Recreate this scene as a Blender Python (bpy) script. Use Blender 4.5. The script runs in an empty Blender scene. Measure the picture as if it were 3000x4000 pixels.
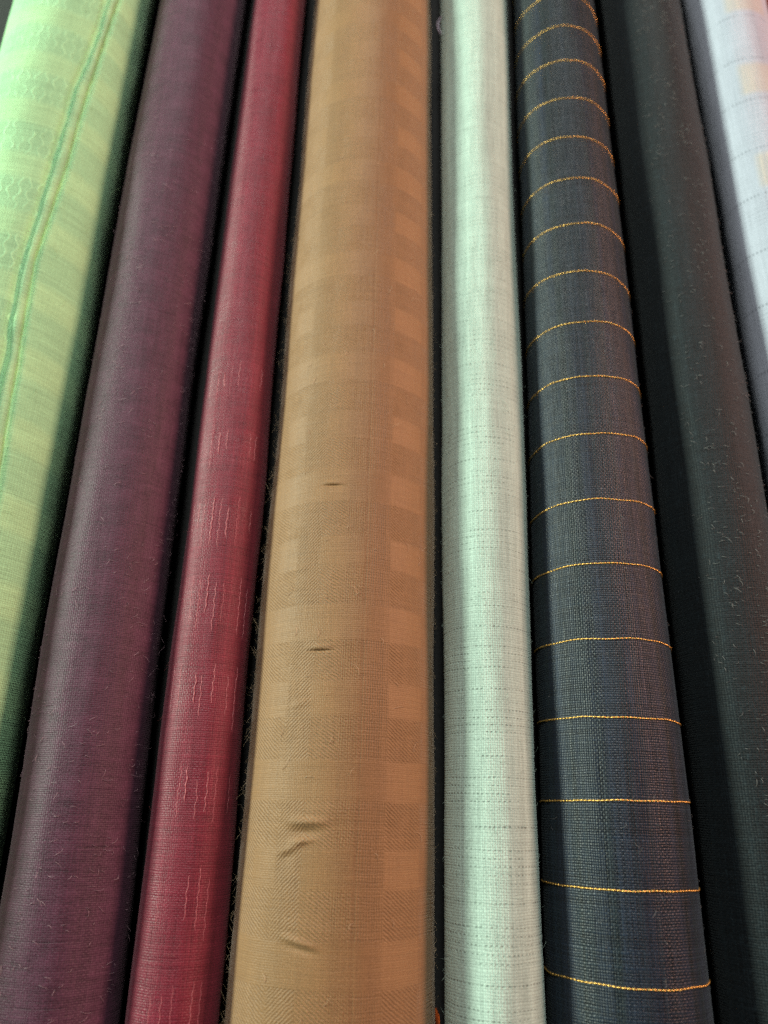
import bpy, math, random
from mathutils import Matrix, Vector, noise

random.seed(7)
scene = bpy.context.scene
COL = scene.collection
R = math.radians

# ------------------------------------------------------------------ camera
cam_data = bpy.data.cameras.new('camera')
cam = bpy.data.objects.new('camera', cam_data)
COL.objects.link(cam)
cam_data.sensor_fit = 'VERTICAL'
cam_data.sensor_height = 36.0
cam_data.lens = 26.1
cam_data.clip_start = 0.01
cam_data.clip_end = 50.0
cam_data.dof.use_dof = True
cam_data.dof.focus_distance = 0.200
cam_data.dof.aperture_fstop = 9.0
right = Vector((0.99968765, 0.02318341, 0.00933484))
up = Vector((-0.02499219, 0.92733623, 0.37339376))
back = Vector((0.0, -0.37351043, 0.92762598))
cam.matrix_world = Matrix((
    (right.x, up.x, back.x, 0.0),
    (right.y, up.y, back.y, 0.0),
    (right.z, up.z, back.z, 0.249),
    (0, 0, 0, 1)))
scene.camera = cam

# ------------------------------------------------------------------ world and lamps
world = bpy.data.worlds.new('World')
scene.world = world
world.use_nodes = True
bg = world.node_tree.nodes['Background']
bg.inputs['Color'].default_value = (0.80, 0.88, 1.0, 1)
bg.inputs['Strength'].default_value = 0.055


def area(name, loc, target, sx, sy, power, color):
    ld = bpy.data.lights.new(name, 'AREA')
    ld.shape = 'RECTANGLE'
    ld.size = sx
    ld.size_y = sy
    ld.energy = power
    ld.color = color
    o = bpy.data.objects.new(name, ld)
    COL.objects.link(o)
    o.location = loc
    d = Vector(target) - Vector(loc)
    z = -d.normalized()
    yv = Vector((0, 1, 0))
    xv = yv.cross(z).normalized()
    yv = z.cross(xv)
    o.matrix_world = Matrix(((xv.x, yv.x, z.x, loc[0]), (xv.y, yv.y, z.y, loc[1]), (xv.z, yv.z, z.z, loc[2]), (0, 0, 0, 1)))
    return o


# tall cool shop window on the left, warm shop lamps over the right, daylight from the far end
area('window_light', (-1.72, 0.60, 0.52), (0, 0.14, 0.04), 0.26, 1.3, 60.0, (0.86, 1.0, 0.84))
area('warm_lamp', (0.93, 0.40, 0.52), (0, 0.12, 0.04), 0.24, 0.6, 10.0, (1.0, 0.54, 0.42))
area('ceiling_lamp', (-0.02, 1.05, 1.45), (0, 0.15, 0.04), 0.26, 0.8, 17.5, (0.98, 1.0, 0.95))

scene.view_settings.view_transform = 'Standard'
scene.view_settings.look = 'None'
scene.view_settings.exposure = 0.0
scene.view_settings.gamma = 1.0
scene.view_settings.use_curve_mapping = False
scene.cycles.use_denoising = False
scene.cycles.max_bounces = 6
scene.cycles.sample_clamp_indirect = 4.0


# ------------------------------------------------------------------ node expression helper
class V:
    def __init__(self, nt, sock):
        self.nt = nt
        self.s = sock

    def _m(self, op, *args, clamp=False):
        n = self.nt.nodes.new('ShaderNodeMath')
        n.operation = op
        n.use_clamp = clamp
        for i, a in enumerate(args):
            if isinstance(a, V):
                self.nt.links.new(a.s, n.inputs[i])
            else:
                n.inputs[i].default_value = float(a)
        return V(self.nt, n.outputs[0])

    def __add__(self, o): return self._m('ADD', self, o)
    __radd__ = __add__
    def __sub__(self, o): return self._m('SUBTRACT', self, o)
    def __rsub__(self, o): return self._m('SUBTRACT', o, self)
    def __mul__(self, o): return self._m('MULTIPLY', self, o)
    __rmul__ = __mul__
    def __truediv__(self, o): return self._m('DIVIDE', self, o)
    def __neg__(self): return self._m('MULTIPLY', self, -1)
    def sin(self): return self._m('SINE', self)
    def fract(self): return self._m('FRACT', self)
    def floor(self): return self._m('FLOOR', self)
    def abs(self): return self._m('ABSOLUTE', self)
    def gt(self, o): return self._m('GREATER_THAN', self, o)
    def lt(self, o): return self._m('LESS_THAN', self, o)
    def min(self, o): return self._m('MINIMUM', self, o)
    def max(self, o): return self._m('MAXIMUM', self, o)
    def clamp(self): return self._m('ADD', self, 0, clamp=True)
    def pow(self, o): return self._m('POWER', self, o)

    def ramp(self, a, b):
        """0 below a, 1 above b"""
        return ((self - a) * (1.0 / (b - a))).clamp()

    def box(self, a, b, soft):
        return self.ramp(a - soft, a + soft) * (1 - self.ramp(b - soft, b + soft))

    def wave(self, period):
        return (self * (2 * math.pi / period)).sin()


class Cloth:
    """A cloth material whose pattern lives in metres of cloth: u round the roll, v along it."""

    def __init__(self, name):
        self.m = bpy.data.materials.new(name)
        self.m.use_nodes = True
        self.nt = self.m.node_tree
        self.b = self.nt.nodes['Principled BSDF']
        uv = self.nt.nodes.new('ShaderNodeUVMap')
        uv.uv_map = 'UVMap'
        sp = self.nt.nodes.new('ShaderNodeSeparateXYZ')
        self.nt.links.new(uv.outputs[0], sp.inputs[0])
        self.u = V(self.nt, sp.outputs[0])
        self.v = V(self.nt, sp.outputs[1])

    def noise(self, su, sv, detail=2.0, off=0.0, u=None, v=None):
        cb = self.nt.nodes.new('ShaderNodeCombineXYZ')
        a = (u or self.u) * su + off
        c = (v or self.v) * sv + off * 1.7
        self.nt.links.new(a.s, cb.inputs[0])
        self.nt.links.new(c.s, cb.inputs[1])
        n = self.nt.nodes.new('ShaderNodeTexNoise')
        n.inputs['Scale'].default_value = 1.0
        n.inputs['Detail'].default_value = detail
        self.nt.links.new(cb.outputs[0], n.inputs['Vector'])
        return V(self.nt, n.outputs[0])

    def rand1(self, x, seed=0.0):
        n = self.nt.nodes.new('ShaderNodeTexWhiteNoise')
        n.noise_dimensions = '1D'
        a = x + seed
        self.nt.links.new(a.s, n.inputs['W'])
        return V(self.nt, n.outputs['Value'])

    def weave(self, pu, pv, jitter=0.3, u=None, v=None, seed=0.0):
        """plain weave of round threads: returns (height 0..1, per-thread tone -0.5..0.5)"""
        u = (u or self.u) + (self.noise(0.35 / pu, 0.10 / pv, 2, seed + 1) - 0.5) * (pu * 2.2 * jitter)
        v = (v or self.v) + (self.noise(0.10 / pu, 0.35 / pv, 2, seed + 5) - 0.5) * (pv * 2.2 * jitter)
        ku, kv = u / pu, v / pv
        iu, iv = ku.floor(), kv.floor()
        par = ((iu + iv) * 0.5).fract() * 2.0          # 0 or 1
        par = par.gt(0.5)
        fu = 1 - ((ku.fract() - 0.5).abs() * 2).pow(2.0)
        fv = 1 - ((kv.fract() - 0.5).abs() * 2).pow(2.0)
        slub_u = self.noise(0.9 / pu, 0.06 / pv, 1, seed + 11) - 0.5
        slub_v = self.noise(0.06 / pu, 0.9 / pv, 1, seed + 17) - 0.5
        tu = (self.rand1(iu, seed + 0.31) - 0.5) + slub_u * 1.6
        tv = (self.rand1(iv, seed + 0.77) - 0.5) + slub_v * 1.6
        h = par * (fu * (0.55 + 0.45 * fv)) + (1 - par) * (fv * (0.55 + 0.45 * fu))
        tone = par * tu + (1 - par) * tv
        return h, tone

    def mix(self, f, c1, c2):
        n = self.nt.nodes.new('ShaderNodeMix')
        n.data_type = 'RGBA'
        if isinstance(f, V):
            self.nt.links.new(f.s, n.inputs['Factor'])
        else:
            n.inputs['Factor'].default_value = f
        for key, c in ((6, c1), (7, c2)):
            if isinstance(c, tuple):
                n.inputs[key].default_value = (*c, 1)
            else:
                self.nt.links.new(c, n.inputs[key])
        return n.outputs[2]

    def scale(self, c, f):
        n = self.nt.nodes.new('ShaderNodeVectorMath')
        n.operation = 'SCALE'
        if isinstance(c, tuple):
            n.inputs[0].default_value = c
        else:
            self.nt.links.new(c, n.inputs[0])
        if isinstance(f, V):
            self.nt.links.new(f.s, n.inputs['Scale'])
        else:
            n.inputs['Scale'].default_value = f
        return n.outputs[0]

    def finish(self, color, height, dist=0.0002, strength=0.6, rough=0.6, spec=0.35, sheen=0.25, sheen_tint=(1, 1, 1), aniso=0.0):
        b = self.b
        if isinstance(color, tuple):
            b.inputs['Base Color'].default_value = (*color, 1)
        else:
            self.nt.links.new(color, b.inputs['Base Color'])
        if isinstance(rough, V):
            self.nt.links.new(rough.s, b.inputs['Roughness'])
        else:
            b.inputs['Roughness'].default_value = rough
        b.inputs['Specular IOR Level'].default_value = spec
        b.inputs['Sheen Weight'].default_value = sheen
        b.inputs['Sheen Roughness'].default_value = 0.45
        b.inputs['Sheen Tint'].default_value = (*sheen_tint, 1)
        if height is not None:
            bp = self.nt.nodes.new('ShaderNodeBump')
            bp.inputs['Strength'].default_value = strength
            bp.inputs['Distance'].default_value = dist
            self.nt.links.new(height.s, bp.inputs['Height'])
            self.nt.links.new(bp.outputs[0], b.inputs['Normal'])
        return self.m


def plain_mat(name, color, rough=0.6, metallic=0.0, spec=0.4, sheen=0.0):
    c = Cloth(name)
    n = c.noise(900, 900, 2)
    c.finish(c.scale(color, n * 0.5 + 0.75), None, rough=rough, spec=spec, sheen=sheen)
    c.b.inputs['Metallic'].default_value = metallic
    return c.m


# ------------------------------------------------------------------ cloth materials
def mat_green():
    c = Cloth('green_dobby_cotton')
    u, v = c.u, c.v
    jit = (c.noise(70, 70, 2) - 0.5) * 0.0022
    # woven bands running round the roll: smooth satin band / honeycomb band
    ph = ((v + jit + u * 0.08 + 0.0025) / 0.0250).fract()
    satin = ph.box(0.10, 0.52, 0.05)
    # honeycomb: pairs of wavy floats meeting and parting
    k = (u + (c.noise(150, 90, 2, 2.0) - 0.5) * 0.0016) / 0.0031
    side = (((k + 0.5).floor() * 0.5).fract() * 4 - 1)
    wob = ((v + (c.noise(100, 60) - 0.5) * 0.003) / 0.0066 * 2 * math.pi).sin() * side * 0.20
    line = ((k + wob + 0.5).fract() - 0.5).abs()
    fade = c.noise(160, 160, 2, 31.0).ramp(0.35, 0.6)
    fl = (1 - line.ramp(0.04, 0.16)) * (1 - satin) * fade * (1 - (u - (v - 0.12) * 0.035).ramp(0.0115, 0.0165))
    wh, wt = c.weave(0.00075, 0.00062, 0.5)
    fine = c.noise(1500, 1500, 2)
    streak = c.noise(60, 1100, 2, 5.0)
    blot = c.noise(90, 140, 3, 6.0)
    h = fl * 1.2 + wh * 0.55 + fine * 0.4 + satin * 0.3 + streak * 0.9
    shade = 0.80 + satin * 0.05 + fl * 0.30 + wh * 0.13 + wt * 0.10 + (streak - 0.5) * 0.35 + (fine - 0.5) * 0.3 + (blot - 0.5) * 0.2
    col = c.mix(satin, (0.43, 0.80, 0.43), (0.475, 0.83, 0.43))
    return c.finish(c.scale(col, shade), h, 0.0003, 0.5, 0.8, 0.15, 0.2, (0.85, 1, 0.8))


def mat_plum():
    c = Cloth('plum_brushed_cotton')
    u, v = c.u, c.v
    cell_v = ((v + (c.noise(60, 90) - 0.5) * 0.003) / 0.0135).fract()
    sat = cell_v.box(0.12, 0.55, 0.06)
    col_u = ((u + 0.001) / 0.0135).fract().box(0.1, 0.6, 0.08)
    chk = sat * col_u
    wh, wt = c.weave(0.00060, 0.00050, 0.5)
    streak = c.noise(110, 1300, 3, 2.0)
    streak2 = c.noise(700, 60, 2, 9.0)
    fuzz = c.noise(1300, 1700, 3, 4.0)
    nap = c.noise(260, 420, 3, 14.0)
    ln = ((v + (c.noise(40, 10) - 0.5) * 0.0020) / 0.0068).fract()
    gash = (1 - (ln - 0.5).abs().ramp(0.010, 0.030)) * c.noise(60, 140, 1, 21).ramp(0.55, 0.66)
    h = streak * 0.5 + fuzz * 0.8 + wh * 0.5 - gash * 0.5 + nap * 0.6
    shade = 0.62 + chk * 0.14 + (streak - 0.5) * 0.40 + (fuzz - 0.5) * 0.9 + (streak2 - 0.5) * 0.35 + wh * 0.16 + wt * 0.22 + (nap - 0.5) * 0.5 - gash * 0.2
    return c.finish(c.scale((0.108, 0.037, 0.068), shade.max(0.1)), h, 0.0003, 0.42, 0.50, 0.36, 0.12, (1, 0.78, 0.86))


def mat_red():
    c = Cloth('crimson_silk_cotton')
    u, v = c.u, c.v
    fine = c.noise(1500, 2200, 2)
    streak = c.noise(70, 1300, 3, 2.0)
    warp = c.noise(1300, 50, 2, 6.0)
    wh, wt = c.weave(0.00055, 0.00055, 0.6)
    ph = ((v - 0.0078) / 0.0252).fract()
    leno = ph.box(0.08, 0.60, 0.07)
    rows = ((v + (c.noise(300, 60) - 0.5) * 0.0008).wave(0.0017) * 0.5 + 0.5) * leno * c.noise(200, 200, 1, 9).ramp(0.4, 0.6)
    blotch = c.noise(160, 300, 3, 8.0)
    big = c.noise(60, 40, 2, 18.0)
    h = streak * 0.7 + fine * 0.6 + rows * 0.25 + warp * 0.6 + wh * 0.6 + blotch * 0.7
    shade = 0.66 + (streak - 0.5) * 0.35 + (fine - 0.5) * 0.45 + (warp - 0.5) * 0.45 + rows * 0.08 - leno * 0.04 + (blotch - 0.5) * 0.22 + wh * 0.14 + wt * 0.2 + (big - 0.5) * 0.25
    rough = 0.42 + (blotch - 0.5) * 0.25 + leno * 0.06
    return c.finish(c.scale((0.25, 0.027, 0.050), shade.max(0.1)), h, 0.00028, 0.42, rough, 0.36, 0.12, (1, 0.62, 0.70))


def mat_gold():
    c = Cloth('tan_damask_check')
    u0, v0 = c.u, c.v
    u = u0 + (c.noise(50, 30, 2) - 0.5) * 0.0012
    v = v0 + (c.noise(90, 25, 2, 4.0) - 0.5) * 0.0014
    ph = ((v - 0.0019) / 0.0404).fract()
    sat_a = ph.box(0.0, 0.24, 0.012)           # full satin band
    sat_b = ph.box(0.51, 0.73, 0.012)          # satin band broken by columns
    c1 = u.box(-0.0152, -0.0078, 0.0004)
    c2 = u.box(-0.0003, 0.0055, 0.0005)
    c3 = u.box(0.0055, 0.0128, 0.0004)
    c4 = u.box(0.0245, 0.034, 0.0006)
    c5 = u.box(-0.0300, -0.0230, 0.0006)
    broken = (c1 + c3 + c5).clamp()
    sat = (sat_a + sat_b * (1 - broken)).clamp()
    plain = (c3 + c2 * 0.6 + c4).clamp()
    jit = (c.noise(600, 600, 3) - 0.5) * 0.0007
    tw1 = (u * 0.62 + v * 0.9 + jit).wave(0.00086)
    tw2 = (u * -0.75 + v * 0.8 + jit).wave(0.00080)
    rib = (u + jit).wave(0.00066) * 0.75 + (v + jit).wave(0.0008) * 0.3
    weave = (tw1 * (1 - c1) * (1 - plain) + tw2 * c1 * 0.7 + rib * plain) * (c.noise(200, 200, 2, 44) * 1.4)
    wh, wt = c.weave(0.00052, 0.00052, 0.6)
    fine = c.noise(1700, 1700, 2, 3.0)
    slubs = c.noise(90, 1300, 2, 7.0)
    slubw = c.noise(1300, 90, 2, 17.0)
    patch = c.noise(45, 45, 2, 27.0)
    shade = 0.80 + sat * (0.03 + 0.10 * u.box(0.0128, 0.0250, 0.0005)) - c1 * 0.035 * (1 - sat_a) - c2 * 0.03 + weave * 0.18 * (1 - sat) + wh * 0.13 + wt * 0.10 \
        + (fine - 0.5) * 0.28 + (slubs - 0.5) * 0.20 + (slubw - 0.5) * 0.20 + (patch - 0.5) * 0.12
    edge = (1 - (u - 0.0055).abs().ramp(0.0001, 0.0003)) * (1 - sat * 0.5)
    shade = shade - edge * 0.10
    hh = weave * (1 - sat) * 0.55 + wh * 0.35 + fine * 0.5 - edge * 0.4 + sat * 0.2 + slubs * 0.4
    return c.finish(c.scale((0.300, 0.160, 0.066), shade), hh, 0.00028, 0.50, 0.50, 0.34, 0.25, (1, 0.88, 0.7))


def mat_mint():
    c = Cloth('mint_open_weave')
    u0, v0 = c.u, c.v
    u = u0 + (c.noise(220, 90, 2) - 0.5) * 0.0012
    v = v0 + (c.noise(90, 160, 2, 4.0) - 0.5) * 0.0009
    ph = (v / 0.0172).fract()
    grp = ph.box(0.05, 0.58, 0.08)
    lone = ph.box(0.78, 0.84, 0.015)
    rowp = (v / 0.0019).fract()
    row = (1 - (rowp - 0.5).abs().ramp(0.04, 0.15))
    row2 = (1 - (ph - 0.81).abs().ramp(0.006, 0.018))
    colp = (u / 0.00125 + c.rand1((v / 0.0019).floor()) * 0.35).fract()
    dash = 1 - (colp - 0.5).abs().ramp(0.16, 0.32)
    vary = c.noise(420, 300, 2, 12.0).ramp(0.36, 0.56) * (c.noise(70, 50, 2, 52.0).ramp(0.35, 0.55) * 0.6 + 0.4)
    hole = (row * grp + row2 * lone).clamp() * dash * vary
    wh, wt = c.weave(0.00062, 0.00066, 0.7)
    fine = c.noise(1500, 1500, 2)
    wstreak = c.noise(1100, 70, 3, 5.0)
    cols = c.noise(420, 8, 2, 25.0)
    blot = c.noise(130, 130, 3, 35.0)
    nub_u = ((u + 0.0004) / 0.0031).fract() - 0.5
    nub_v = ((v + (u / 0.0031).floor() * 0.0013) / 0.0029).fract() - 0.5
    nub = (1 - (nub_u * nub_u + nub_v * nub_v).ramp(0.015, 0.05)) * (u0.lt(-0.0042) + u0.gt(0.0105)) * c.noise(200, 120, 2, 61).ramp(0.4, 0.6)
    h = wh * 0.6 + fine * 0.5 + wstreak * 0.6 - hole * 1.6 + nub * 0.5
    shade = 0.80 + wh * 0.13 + wt * 0.10 + (fine - 0.5) * 0.25 + (wstreak - 0.5) * 0.42 + (cols - 0.5) * 0.34 + nub * 0.08 + (blot - 0.5) * 0.16
    col = c.scale((0.51, 0.66, 0.565), shade)
    col = c.mix(hole * 0.48, col, (0.07, 0.10, 0.08))
    return c.finish(col, h, 0.0003, 0.5, 0.8, 0.15, 0.2, (0.9, 1, 0.94))


def mat_navy():
    c = Cloth('navy_slate_linen')
    wh, wt = c.weave(0.00062, 0.00062, 0.5)
    fine = c.noise(1600, 1600, 2)
    warp = c.noise(1300, 30, 3, 5.0)
    warp2 = c.noise(240, 3, 2, 15.0)
    weft = c.noise(40, 1300, 2, 6.0)
    lint = c.noise(900, 700, 1, 33).ramp(0.70, 0.78)
    h = wh * 0.8 + warp * 0.8 + weft * 0.4 + fine * 0.3
    shade = 0.45 + wh * 0.75 + wt * 0.8 + (warp - 0.5) * 1.3 + (warp2 - 0.5) * 0.9 + (weft - 0.5) * 0.5 + (fine - 0.5) * 0.4 + lint * 0.5
    col = c.mix(warp2.ramp(0.4, 0.6), (0.0088, 0.0170, 0.0215), (0.0098, 0.0165, 0.0290))
    return c.finish(c.scale(col, shade.max(0.08)), h, 0.0003, 0.42, 0.40 + (warp - 0.5) * 0.3, 0.36, 0.08, (0.85, 0.97, 1))


def mat_black():
    c = Cloth('black_brushed_cotton')
    streak = c.noise(90, 1300, 3, 2.0)
    warp = c.noise(900, 60, 2, 6.0)
    warp2 = c.noise(160, 4, 2, 26.0)
    fuzz = c.noise(900, 1300, 3, 4.0)
    specks = c.noise(520, 420, 2, 14.0).ramp(0.60, 0.78)
    wh, wt = c.weave(0.00075, 0.00060, 0.6)
    h = streak * 0.5 + fuzz * 0.9 + wh * 0.5
    shade = 0.5 + (streak - 0.5) * 0.8 + (fuzz - 0.5) * 1.0 + (warp - 0.5) * 0.5 + specks * 1.0 + wh * 0.35 + wt * 0.4 + (warp2 - 0.5) * 0.8
    return c.finish(c.scale((0.0078, 0.0135, 0.0165), shade.max(0.1)), h, 0.0003, 0.55, 0.58, 0.26, 0.10, (0.9, 1, 1))


def mat_white():
    c = Cloth('white_checked_cotton')
    u0, v0 = c.u, c.v
    u = u0 + (c.noise(200, 40, 2) - 0.5) * 0.0006
    v = v0 + (c.noise(40, 200, 2, 4.0) - 0.5) * 0.0005
    ph = ((v - 0.2085) / 0.0455).fract()
    pa = ph.box(0.02, 0.36, 0.03)
    orange = pa * u.box(-0.0078, 0.009, 0.0012)
    d1 = (1 - (ph - 0.955).abs().ramp(0.006, 0.014))
    d2 = (1 - (ph - 0.425).abs().ramp(0.006, 0.014))
    dots = (1 - ((u / 0.00125).fract() - 0.5).abs().ramp(0.18, 0.32)) * c.noise(300, 5, 1).ramp(0.3, 0.45)
    dark = ((d1 + d2) * dots).clamp()
    vl = (1 - (u - 0.002).abs().ramp(0.00008, 0.00022)) * (1 - pa) * 0.3
    rows = ((v / 0.0018).fract() - 0.5).abs().lt(0.2) * ((u / 0.0016).fract() - 0.5).abs().lt(0.3) * c.noise(120, 90, 2, 8).ramp(0.45, 0.6)
    wh, wt = c.weave(0.00075, 0.00075, 0.4)
    fine = c.noise(1500, 1500, 2)
    warp = c.noise(1100, 50, 3, 5.0)
    shade = 0.88 + (fine - 0.5) * 0.18 + (warp - 0.5) * 0.25 - rows * 0.10 + wh * 0.10 + wt * 0.08
    col = c.mix(orange * (0.2 + warp * 0.5), (0.46, 0.49, 0.57), (0.57, 0.46, 0.31))
    col = c.scale(col, shade)
    col = c.mix((dark * 0.5 + vl).clamp(), col, (0.06, 0.07, 0.085))
    h = fine * 0.4 + warp * 0.5 - rows * 0.5 + wh * 0.5
    return c.finish(col, h, 0.00025, 0.5, 0.75, 0.15, 0.15)


def mat_rose():
    c = Cloth('rose_red_cotton')
    fine = c.noise(1300, 1300, 2)
    streak = c.noise(50, 1300, 2, 3.0)
    return c.finish(c.scale((0.50, 0.085, 0.06), 0.75 + streak * 0.3 + (fine - 0.5) * 0.3), fine + streak, 0.0003, 0.5, 0.6, 0.3, 0.25)


def mat_bed():
    c = Cloth('dark_grey_felt')
    f = c.noise(800, 800, 3)
    g = c.noise(40, 40, 3, 3.0)
    return c.finish(c.scale((0.020, 0.0205, 0.0205), 0.5 + f * 0.5 + g * 0.5), f, 0.0006, 0.7, 0.85, 0.2, 0.2)


MAT = dict(green=mat_green(), plum=mat_plum(), red=mat_red(), gold=mat_gold(), mint=mat_mint(),
           navy=mat_navy(), black=mat_black(), white=mat_white(), rose=mat_rose(), bed=mat_bed())

# ------------------------------------------------------------------ roll data: x(Y), r(Y) in metres; tops nearly level on a soft bed
Y0, Y1 = -0.17, 0.78
ROLL = {
    'green': dict(x=(-0.12966, -0.01814), r=(0.0265, 0.0), top=0.055),
    'plum': dict(x=(-0.08087, -0.02732, 0.0485), r=(0.01616, 0.00476), top=0.046),
    'red': dict(x=(-0.04938, -0.00398), r=(0.01133, -0.00139), top=0.043),
    'gold': dict(x=(-0.01020, -0.00053), r=(0.02653, -0.00305), top=0.052),
    'mint': dict(x=(0.03067, 0.00826), r=(0.01247, 0.00497), top=0.046),
    'navy': dict(x=(0.06445, 0.00864), r=(0.01952, -0.00932), top=0.051),
    'black': dict(x=(0.10261, 0.00910), r=(0.01531, 0.00199), top=0.048),
    'white': dict(x=(0.13694, 0.01084), r=(0.0155, 0.0), top=0.050),
    'rose': dict(x=(0.17150, 0.0090), r=(0.0160, 0.0), top=0.047),
}


def roll_at(k, y):
    d = ROLL[k]
    yc = max(-0.2, min(0.8, y))
    yq = max(-0.10, min(0.36, y))
    x = d['x'][0] + d['x'][1] * yc + (d['x'][2] * yq * yq if len(d['x']) > 2 else 0.0)
    yr = max(-0.10, min(0.42, y))
    r = d['r'][0] + d['r'][1] * yr
    return x, d['top'] - r, r


def lump(k, phi, y):
    s = hash_off[k]
    p = Vector((math.sin(phi) * 1.3 + s, y * 16.0, math.cos(phi) * 1.3))
    q = Vector((math.sin(phi) * 4 + s, y * 60.0, math.cos(phi) * 4))
    return 0.0007 * noise.noise(p) + 0.00012 * noise.noise(q)


hash_off = {k: i * 7.31 for i, k in enumerate(ROLL)}
EXTRA = {}


def surf(k, phi, y, lift=0.0):
    x, z, r = roll_at(k, y)
    rr = r + lump(k, phi, y) + lift
    if k in EXTRA:
        rr += EXTRA[k](phi, y, r)
    return (x + rr * math.sin(phi), y, z + rr * math.cos(phi))


def interp(tab, y):
    if y >= tab[0][1]:
        return tab[0][0] + (y - tab[0][1]) * 60.0
    for (a, ya), (b, yb) in zip(tab, tab[1:]):
        if yb <= y <= ya:
            t = (y - yb) / (ya - yb)
            return b + (a - b) * t
    return tab[-1][0] + (tab[-1][1] - y) * 90.0


# hem of the outer cloth layer on the green roll: (angle from the top in degrees, Y)
HEM_L = [(45.4, 0.3012), (44.6, 0.2844), (40.4, 0.2622), (36.2, 0.2494), (33.7, 0.2192), (30.4, 0.1876), (27.4, 0.164), (28.5, 0.1459),
         (29.8, 0.1374), (31.3, 0.131), (31.4, 0.1226), (31.1, 0.1162), (31.6, 0.09), (34.0, 0.05), (37, 0.0)]
HEM_R = [(54.6, 0.3064), (51.3, 0.2875), (49.0, 0.2731), (44.6, 0.2408), (41.9, 0.211), (38.0, 0.1862), (34.8, 0.1677), (36.2, 0.1486),
         (36.9, 0.1388), (38.6, 0.1278), (39.0, 0.1175), (40.1, 0.1043), (42.0, 0.0901), (45.4, 0.05), (49, 0.0)]


def green_extra(phi, y, r):
    d = math.degrees(phi)
    hr = interp(HEM_R, y)
    mm = (d - hr) * math.pi / 180 * r * 1000.0
    h = 0.0
    if mm > -0.6:
        t = min(1, (mm + 0.6) / 1.6)
        h += 0.00075 * t * t * (3 - 2 * t) * max(0, 1 - mm / 26.0)
        if 0 < mm < 5:     # little gathers pulled by the seam
            h += 0.00022 * math.sin(y * 2 * math.pi / 0.0068 + mm * 0.9 + 2 * noise.noise(Vector((y * 90, 1, 2)))) * math.sin(mm / 5 * math.pi)
    h -= 0.0013 * math.exp(-((mm + 0.2) / 0.8) ** 2)
    hl = interp(HEM_L, y)
    ml = (hl - d) * math.pi / 180 * r * 1000.0
    h -= 0.0013 * math.exp(-((ml - 0.9) / 1.3) ** 2)
    if ml > 0:             # the layer below bulges a little away from the edge
        h += 0.0007 * math.exp(-((ml - 7) / 4.0) ** 2) * math.exp(-((y - 0.118) / 0.012) ** 2)
        h -= 0.0009 * math.exp(-((ml - 2.0) / 2.0) ** 2) * math.exp(-((y - 0.122) / 0.012) ** 2)
    return h


EXTRA['green'] = green_extra

# creases in the tan damask: (phi centre deg, Y, half length deg, amplitude m, width m, slope in m per rad)
CREASE = [(-11, 0.0877, 9.0, -0.00045, 0.00026, -0.0020), (-11, 0.0885, 9.0, 0.00022, 0.0006, -0.0020),
          (-13.5, 0.0394, 10, -0.00055, 0.00026, -0.0006), (-13.5, 0.0403, 10, 0.00025, 0.0007, -0.0006),
          (-15, -0.0030, 16, 0.00055, 0.0010, 0.0002), (-16, -0.0052, 14, -0.00035, 0.0010, 0.0004),
          (-24, -0.0090, 10, 0.00032, 0.0008, 0.0095), (-18, -0.0074, 10, 0.00038, 0.0007, 0.0035), (-26.5, -0.0112, 7, -0.00025, 0.0009, 0.0090),
          (-16, -0.0289, 13, 0.00048, 0.0008, -0.0060), (-15, -0.0303, 13, -0.00030, 0.0008, -0.0055),
          (-30, 0.0630, 9, 0.00020, 0.0009, 0.004), (-24, 0.0256, 9, 0.00020, 0.0010, 0.006), (-33, 0.093, 9, 0.0002, 0.0010, 0.006),
          (-12, -0.0010, 34, 0.00016, 0.0022, 0.003), (-10, -0.0265, 36, 0.00016, 0.0022, -0.004), (-8, 0.0425, 30, 0.00014, 0.0020, -0.002),
          (-6, 0.0905, 30, 0.00014, 0.0020, -0.003), (-20, 0.012, 32, 0.00012, 0.0024, 0.003), (20, 0.066, 30, 0.00010, 0.0024, 0.004)]


def gold_extra(phi, y, r):
    h = 0.0
    for (pc, yc, hl, amp, w, sl) in CREASE:
        t = (phi - R(pc)) / R(hl)
        if abs(t) < 1:
            dy = y - yc - sl * (phi - R(pc))
            if abs(dy) < 4 * w:
                h += amp * (1 - t * t) ** 2 * math.exp(-(dy / w) ** 2)
    return h


EXTRA['gold'] = gold_extra


# ------------------------------------------------------------------ mesh helpers
def mesh_obj(name, verts, faces, mat, parent=None, uvs=None, smooth=True):
    me = bpy.data.meshes.new(name)
    me.from_pydata(verts, [], faces)
    if smooth:
        me.polygons.foreach_set('use_smooth', [True] * len(me.polygons))
    lay = me.uv_layers.new(name='UVMap')
    if uvs is not None:
        li = [0] * len(me.loops)
        me.loops.foreach_get('vertex_index', li)
        flat = []
        for i in li:
            flat.extend(uvs[i])
        lay.data.foreach_set('uv', flat)
    me.materials.append(mat)
    me.update()
    o = bpy.data.objects.new(name, me)
    COL.objects.link(o)
    if parent:
        o.parent = parent
    return o


def row_positions(k):
    ys = []
    y = Y0
    dense = []
    if k == 'gold':
        dense = [(c[1] - 0.003, c[1] + 0.003) for c in CREASE]
    while y < Y1:
        ys.append(y)
        if any(a <= y <= b for a, b in dense):
            y += 0.00015
        elif y < 0.36:
            y += 0.0016 if k == 'green' else 0.003
        else:
            y += 0.012
    ys.append(Y1)
    return ys


def phi_positions(k):
    n = {'gold': 200, 'green': 300}.get(k, 128)
    return [-math.pi + 2 * math.pi * i / n for i in range(n + 1)]


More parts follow.
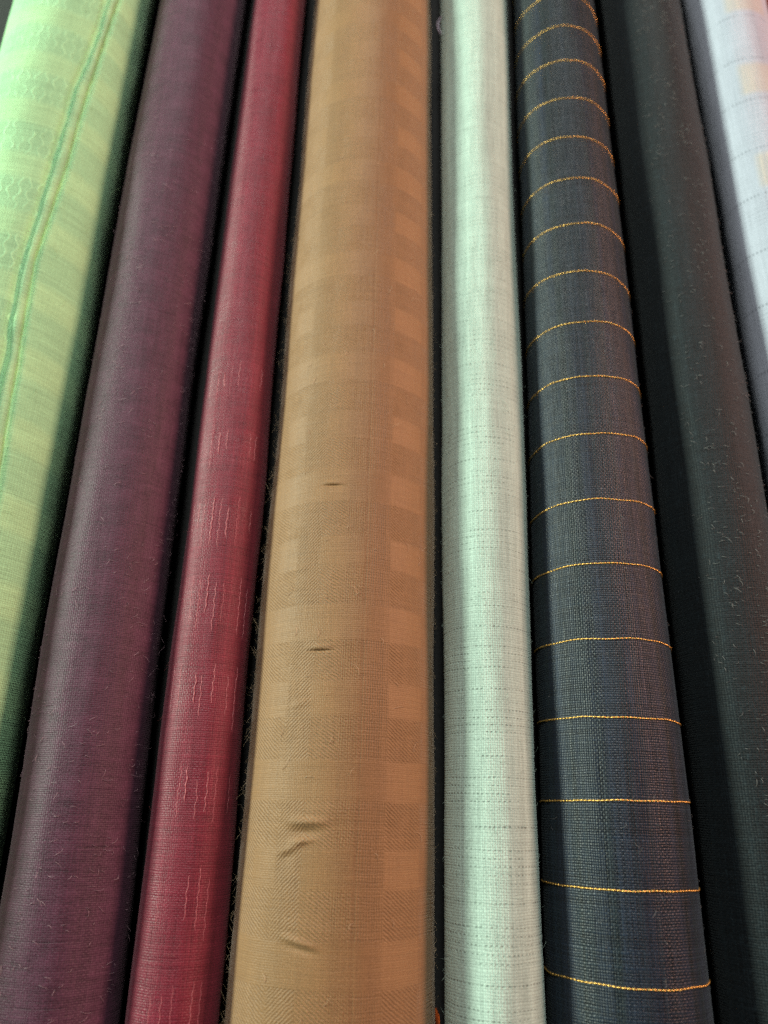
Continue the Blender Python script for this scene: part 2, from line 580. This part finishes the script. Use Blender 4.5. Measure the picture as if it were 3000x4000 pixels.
def build_cloth(k, root):
    ys, ph = row_positions(k), phi_positions(k)
    verts, uvs, faces = [], [], []
    np_ = len(ph)
    r0 = ROLL[k]['r'][0]
    for y in ys:
        for p in ph:
            verts.append(surf(k, p, y))
            uvs.append((p * r0, y))
    for j in range(len(ys) - 1):
        for i in range(np_ - 1):
            a = j * np_ + i
            faces.append((a, a + 1, a + np_ + 1, a + np_))
    # wound ends: step in towards the hollow core in two rings
    for j, y, flip in ((0, Y0, 1), (len(ys) - 1, Y1, 0)):
        x, z, r = roll_at(k, y)
        base = j * np_
        prev = [base + i for i in range(np_)]
        for fr, dy in ((0.94, 0.0), (0.5, 0.002), (0.42, 0.0), (0.40, 0.03)):
            ring = []
            for i, p in enumerate(ph):
                ring.append(len(verts))
                verts.append((x + fr * r * math.sin(p), y + (dy if flip else -dy), z + fr * r * math.cos(p)))
                uvs.append((p * r0, y + fr * 0.01))
            for i in range(np_ - 1):
                q = (prev[i], ring[i], ring[i + 1], prev[i + 1])
                faces.append(q if flip else q[::-1])
            prev = ring
    return mesh_obj('cloth', verts, faces, MAT[k], root, uvs)


def roll_root(k, label):
    x, z, r = roll_at(k, Y0)
    e = bpy.data.objects.new('fabric_roll', None)
    e.empty_display_size = 0.02
    COL.objects.link(e)
    e['label'] = label
    e['category'] = 'fabric roll'
    e['group'] = 'fabric rolls lying side by side'
    build_cloth(k, e)
    return e


def tube(verts, faces, uvs, pts, radii, sides=4, vscale=1.0):
    n = len(pts)
    prev = None
    for i in range(n):
        a = Vector(pts[max(0, i - 1)])
        b = Vector(pts[min(n - 1, i + 1)])
        t = (b - a)
        if t.length < 1e-9:
            t = Vector((0, 1, 0))
        t.normalize()
        ref = Vector((0, 0, 1)) if abs(t.z) < 0.9 else Vector((1, 0, 0))
        s = t.cross(ref).normalized()
        w = s.cross(t)
        ring = []
        r = radii[i] if isinstance(radii, (list, tuple)) else radii
        for q in range(sides):
            ang = 2 * math.pi * q / sides
            p = Vector(pts[i]) + (s * math.cos(ang) + w * math.sin(ang)) * r
            ring.append(len(verts))
            verts.append(tuple(p))
            uvs.append((q * 0.0003, i * 0.0004))
        if prev:
            for q in range(sides):
                faces.append((prev[q], prev[(q + 1) % sides], ring[(q + 1) % sides], ring[q]))
        prev = ring


def fibres(name, k, root, mat, n, phis, yr, length, rad, lift, flat=0.6, bias=None, sides=3, clump=0.0, curl_max=2.6):
    """short curved loose fibres lying on or standing off the cloth"""
    verts, faces, uvs = [], [], []
    cy, cp = None, None
    for _ in range(n):
        if clump and cy is not None and random.random() < clump:
            y = cy + random.gauss(0, 0.004)
            p = cp + random.gauss(0, 0.10)
        else:
            y = yr[0] + (yr[1] - yr[0]) * random.random()
            p = R(random.uniform(*phis))
            cy, cp = y, p
        L = random.uniform(*length)
        ang = random.uniform(0, 2 * math.pi) if bias is None else random.gauss(bias, 0.5)
        curl = random.uniform(-1, 1) * curl_max
        st = random.random() > flat
        rr = roll_at(k, y)[2]
        pts = []
        nseg = 6
        for i in range(nseg + 1):
            t = i / nseg
            a = ang + curl * t
            y += L / nseg * math.sin(a)
            p += L / nseg * math.cos(a) / rr
            h = lift * (math.sin(t * math.pi) * 0.8 + 0.1) if not st else L * 0.55 * t
            pts.append(surf(k, p, y, h))
        tube(verts, faces, uvs, pts, [rad * (1.0 - 0.5 * i / nseg) for i in range(nseg + 1)], sides)
    o = mesh_obj(name, verts, faces, mat, root, uvs)
    o['kind'] = 'stuff'
    return o


# ------------------------------------------------------------------ the bed the rolls lie on
def build_bed():
    keys = sorted(ROLL, key=lambda k: ROLL[k]['x'][0])
    verts, faces, uvs = [], [], []
    xs = [-0.42 + 0.84 * i / 280 for i in range(281)]
    yy = [-0.30 + 1.25 * i / 40 for i in range(41)]
    for y in yy:
        rows = [(roll_at(k, y)[0], ROLL[k]['top'] - 2 * roll_at(k, y)[2], roll_at(k, y)[2]) for k in keys]
        for x in xs:
            # soft felt over padding: heavier rolls sink deeper
            if x < rows[0][0]:
                z = rows[0][1]
            elif x > rows[-1][0]:
                z = rows[-1][1]
            else:
                for (xa, za, ra), (xb, zb, rb) in zip(rows, rows[1:]):
                    if xa <= x <= xb:
                        t = (x - xa) / (xb - xa)
                        t = t * t * (3 - 2 * t)
                        z = za + (zb - za) * t
                        break
            for (xa, za, ra) in rows:     # keep clear below every roll
                d = abs(x - xa)
                if d < ra:
                    low = za + ra - math.sqrt(ra * ra - d * d)
                    z = min(z, low)
            verts.append((x, y, z - 0.0006))
            uvs.append((x, y))
    n = len(xs)
    for j in range(len(yy) - 1):
        for i in range(n - 1):
            a = j * n + i
            faces.append((a, a + 1, a + n + 1, a + n))
    o = mesh_obj('table_surface', verts, faces, MAT['bed'], None, uvs)
    o['kind'] = 'structure'
    o['label'] = 'dark grey felt table surface under the fabric rolls'
    return o


build_bed()

# ------------------------------------------------------------------ the rolls
fuzz_tan = plain_mat('tan_fibre', (0.50, 0.36, 0.20), 0.6, sheen=0.3)
fuzz_pale = plain_mat('pale_lint', (0.40, 0.36, 0.36), 0.6)
fuzz_plum = plain_mat('plum_fibre', (0.42, 0.27, 0.31), 0.5)
fuzz_grey = plain_mat('grey_lint', (0.19, 0.19, 0.185), 0.6)
fuzz_dark = plain_mat('dark_fibre', (0.05, 0.055, 0.06), 0.6)
fuzz_mint = plain_mat('mint_fibre', (0.45, 0.58, 0.49), 0.6)
fuzz_red = plain_mat('red_fibre', (0.36, 0.10, 0.10), 0.5)

# --- green
green = roll_root('green', 'pale green woven cotton roll with a stitched hem running down it')


def build_hem():
    prof = [(0.0, -0.0012), (0.0, 0.0004), (0.05, 0.00085), (0.2, 0.00110), (0.4, 0.0010), (0.6, 0.00085), (0.8, 0.0006), (0.93, 0.0001), (1.0, -0.0008)]
    verts, faces, uvs = [], [], []
    y = 0.0
    rows = 0
    r0 = 0.0265
    while y <= 0.46:
        a, b = interp(HEM_L, y), interp(HEM_R, y)
        a += 1.3 * noise.noise(Vector((y * 75, 3.0, 0))) + 0.6 * noise.noise(Vector((y * 230, 9.0, 0)))
        b += 0.7 * noise.noise(Vector((y * 60, 13.0, 0)))
        fat = 1.0 + 0.9 * noise.noise(Vector((y * 110, 5.0, 1)))
        for f, h in prof:
            p = R(a + (b - a) * f)
            hh = h * (fat if h > 0 else 1)
            verts.append(surf('green', p, y, hh))
            uvs.append((p * r0 + 0.003, y + 0.007))
        rows += 1
        y += 0.0012
    n = len(prof)
    for j in range(rows - 1):
        for i in range(n - 1):
            q = j * n + i
            faces.append((q, q + 1, q + n + 1, q + n))
    mesh_obj('hem', verts, faces, MAT['green'], green, uvs)


build_hem()
fibres('loose_fibres', 'green', green, plain_mat('green_fibre', (0.42, 0.6, 0.3), 0.6), 90, (10, 85), (0.0, 0.33), (0.002, 0.005), 0.00004, 0.0006)

# --- plum
plum = roll_root('plum', 'dark plum purple brushed cotton roll beside the green roll')
fibres('lint', 'plum', plum, fuzz_plum, 520, (-70, 85), (-0.06, 0.24), (0.0006, 0.0024), 0.00006, 0.0004, 0.85, 0.0, clump=0.55, curl_max=1.2)
fibres('loose_fibres', 'plum', plum, fuzz_plum, 110, (60, 100), (-0.06, 0.25), (0.001, 0.003), 0.00003, 0.0006, 0.3)

# --- red
red = roll_root('red', 'slim crimson red roll with pale wavy threads, beside the tan roll')
thread_red = plain_mat('pale_crimson_thread', (0.50, 0.13, 0.15), 0.38, spec=0.6, sheen=0.4)
BANDS = [(0.1339, 0.1208), (0.1116, 0.0978), (0.0866, 0.0722), (0.0616, 0.0466), (0.0361, 0.0210), (0.0093, -0.0038), (-0.0141, -0.0292), (-0.039, -0.054)]
for bi, (ya, yb) in enumerate(BANDS):
    base = {0: -14, 1: -11, 2: -7, 3: -3, 4: -6, 5: 0, 6: 28, 7: 33}[bi]
    for ci in range(-4, 6):
        deg = base + ci * 12.2 + random.uniform(-2, 2)
        if deg < -48 or deg > 62 or (ci not in (0, 1) and random.random() < 0.35):
            continue
        strong = 0.75 if ci == 0 else random.uniform(0.1, 0.65)
        y_a = ya + random.uniform(-0.0035, 0.0012)
        y_b = yb + random.uniform(-0.002, 0.005)
        n = 40
        pts, rad = [], []
        ph0 = random.random() * 6
        for i in range(n + 1):
            t = i / n
            y = y_a + (y_b - y_a) * t
            step = 0.62 * math.sin(y / 0.0031 * 2 * math.pi + ph0) + 1.5 * noise.noise(Vector((y * 260, ci * 3.3, bi)))
            pts.append(surf('red', R(deg + step), y, -0.00004 + 0.00009 * strong))
            rad.append(0.00004 + 0.00013 * strong * math.sin(math.pi * min(1, t * 6, (1 - t) * 6) / 2) * (0.75 + 0.35 * math.sin(y / 0.0031 * 4 * math.pi)))
        vv, ff, uu = [], [], []
        tube(vv, ff, uu, pts, rad, 6)
        mesh_obj('float_thread', vv, ff, thread_red, red, uu)
fibres('loose_fibres', 'red', red, fuzz_red, 120, (-70, 95), (-0.06, 0.2), (0.001, 0.003), 0.00003, 0.0003, 0.6)

# --- tan / gold
gold = roll_root('gold', 'thick tan brown damask check roll with small creases, the widest roll')
fibres('edge_fuzz', 'gold', gold, fuzz_tan, 420, (-112, -70), (-0.06, 0.22), (0.001, 0.0045), 0.000035, 0.0008, 0.15, clump=0.35)
fibres('loose_fibres', 'gold', gold, fuzz_tan, 260, (75, 112), (-0.06, 0.22), (0.0008, 0.0026), 0.00003, 0.0005, 0.3)
fibres('lint', 'gold', gold, plain_mat('pale_tan_fibre', (0.62, 0.44, 0.28), 0.5), 60, (-40, 60), (-0.05, 0.22), (0.001, 0.004), 0.00006, 0.0004, 0.9, 1.2)

# --- mint
mint = roll_root('mint', 'slim pale mint openwork cotton roll between the tan and the gold-striped rolls')
fibres('loose_fibres', 'mint', mint, fuzz_mint, 200, (-100, 95), (-0.06, 0.22), (0.001, 0.003), 0.000035, 0.0005, 0.5)

# --- navy with gold stripes
navy = roll_root('navy', 'charcoal navy linen roll ringed by thin gold metallic stripes')
gold_metal = plain_mat('gold_metallic_thread', (0.83, 0.50, 0.13), 0.34, metallic=0.85)
STRIPES = [0.2868 + 0.0190 * i for i in range(4, 0, -1)] + [0.2868, 0.2678, 0.2481, 0.2283, 0.2084, 0.188, 0.1678, 0.1478, 0.1274, 0.1073,
           0.0857, 0.0661, 0.0447, 0.0240, 0.0038, -0.0164, -0.0366, -0.057]
for si, ys in enumerate(STRIPES):
    x, z, r = roll_at('navy', ys)
    verts, faces, uvs = [], [], []
    arc = R(150)
    beads = int(2 * arc * r / 0.00112)
    per = 5
    pts, rad = [], []
    tot = beads * per
    wob = random.uniform(-0.0005, 0.0005)
    for i in range(tot + 1):
        p = -arc + 2 * arc * i / tot
        b = abs(math.sin(math.pi * (i / per)))
        f = 0.85 + 0.25 * noise.noise(Vector((i / per * 0.7, si * 5.0, 0)))
        yy = ys + 0.00035 * noise.noise(Vector((p * 2.5, si * 3.0, 2))) + wob * p
        pts.append(surf('navy', p, yy, -0.00003 + 0.00014 * b * f))
        rad.append((0.00012 + 0.00019 * b) * f)
    tube(verts, faces, uvs, pts, rad, 6)
    mesh_obj('gold_stripe', verts, faces, gold_metal, navy, uvs)
fibres('lint', 'navy', navy, fuzz_grey, 170, (-75, 80), (-0.06, 0.25), (0.0006, 0.002), 0.00004, 0.0004, 0.8)

# --- black
black = roll_root('black', 'plain black brushed cotton roll flecked with pale lint')
fibres('lint', 'black', black, fuzz_grey, 800, (-45, 80), (0.0, 0.33), (0.0005, 0.0021), 0.00006, 0.0005, 0.85, -0.5, clump=0.55, curl_max=1.3)

# --- white
white = roll_root('white', 'white checked cotton roll with dotted dark lines and orange squares')
# --- rose
rose = roll_root('rose', 'rose red cotton roll just showing past the white checked roll')

# --- small loose things in the gaps
def loop_thread():
    pts = []
    for i in range(25):
        a = R(60 + 240 * i / 24)
        pts.append((0.0187 + 0.0012 * math.cos(a), 0.3060 + 0.0048 * math.sin(a), 0.0365 + 0.0006 * math.sin(a * 2)))
    v, f, u = [], [], []
    tube(v, f, u, pts, 0.00032, 6)
    o = mesh_obj('thread_loop', v, f, plain_mat('lilac_thread', (0.50, 0.42, 0.52), 0.6), None, u)
    o['label'] = 'curled lilac thread end in the gap beside the mint roll'
    o['category'] = 'thread'


def cloth_scrap():
    verts, faces, uvs = [], [], []
    nz, ny = 12, 16
    for side in (0, 1):
        for j in range(ny + 1):
            y = -0.078 + 0.0295 * j / ny
            for i in range(nz + 1):
                t = i / nz
                top = 0.030 - 0.006 * max(0.0, (j / ny - 0.8) / 0.2) ** 2
                z = 0.0125 + (top - 0.0125) * t
                x = 0.01715 + 0.0002 * math.sin(y * 900 + z * 300) + (0.0004 if side else -0.0004) * (1 - 0.6 * t * t)
                verts.append((x, y, z))
                uvs.append((z, y))
    n = nz + 1
    off = (ny + 1) * n
    for j in range(ny):
        for i in range(nz):
            a = j * n + i
            faces.append((a, a + n, a + n + 1, a + 1))
            b = off + a
            faces.append((b, b + 1, b + n + 1, b + n))
    for j in range(ny):
        a = j * n + nz
        faces.append((a, a + n, off + a + n, off + a))
    for i in range(nz):
        a = ny * n + i
        faces.append((a, off + a, off + a + 1, a + 1))
    o = mesh_obj('cloth_scrap', verts, faces, plain_mat('orange_red_cloth', (0.55, 0.09, 0.01), 0.7), None, uvs)
    o['label'] = 'tiny orange red cloth scrap wedged in the gap beside the tan roll'
    o['category'] = 'cloth scrap'


loop_thread()
cloth_scrap()
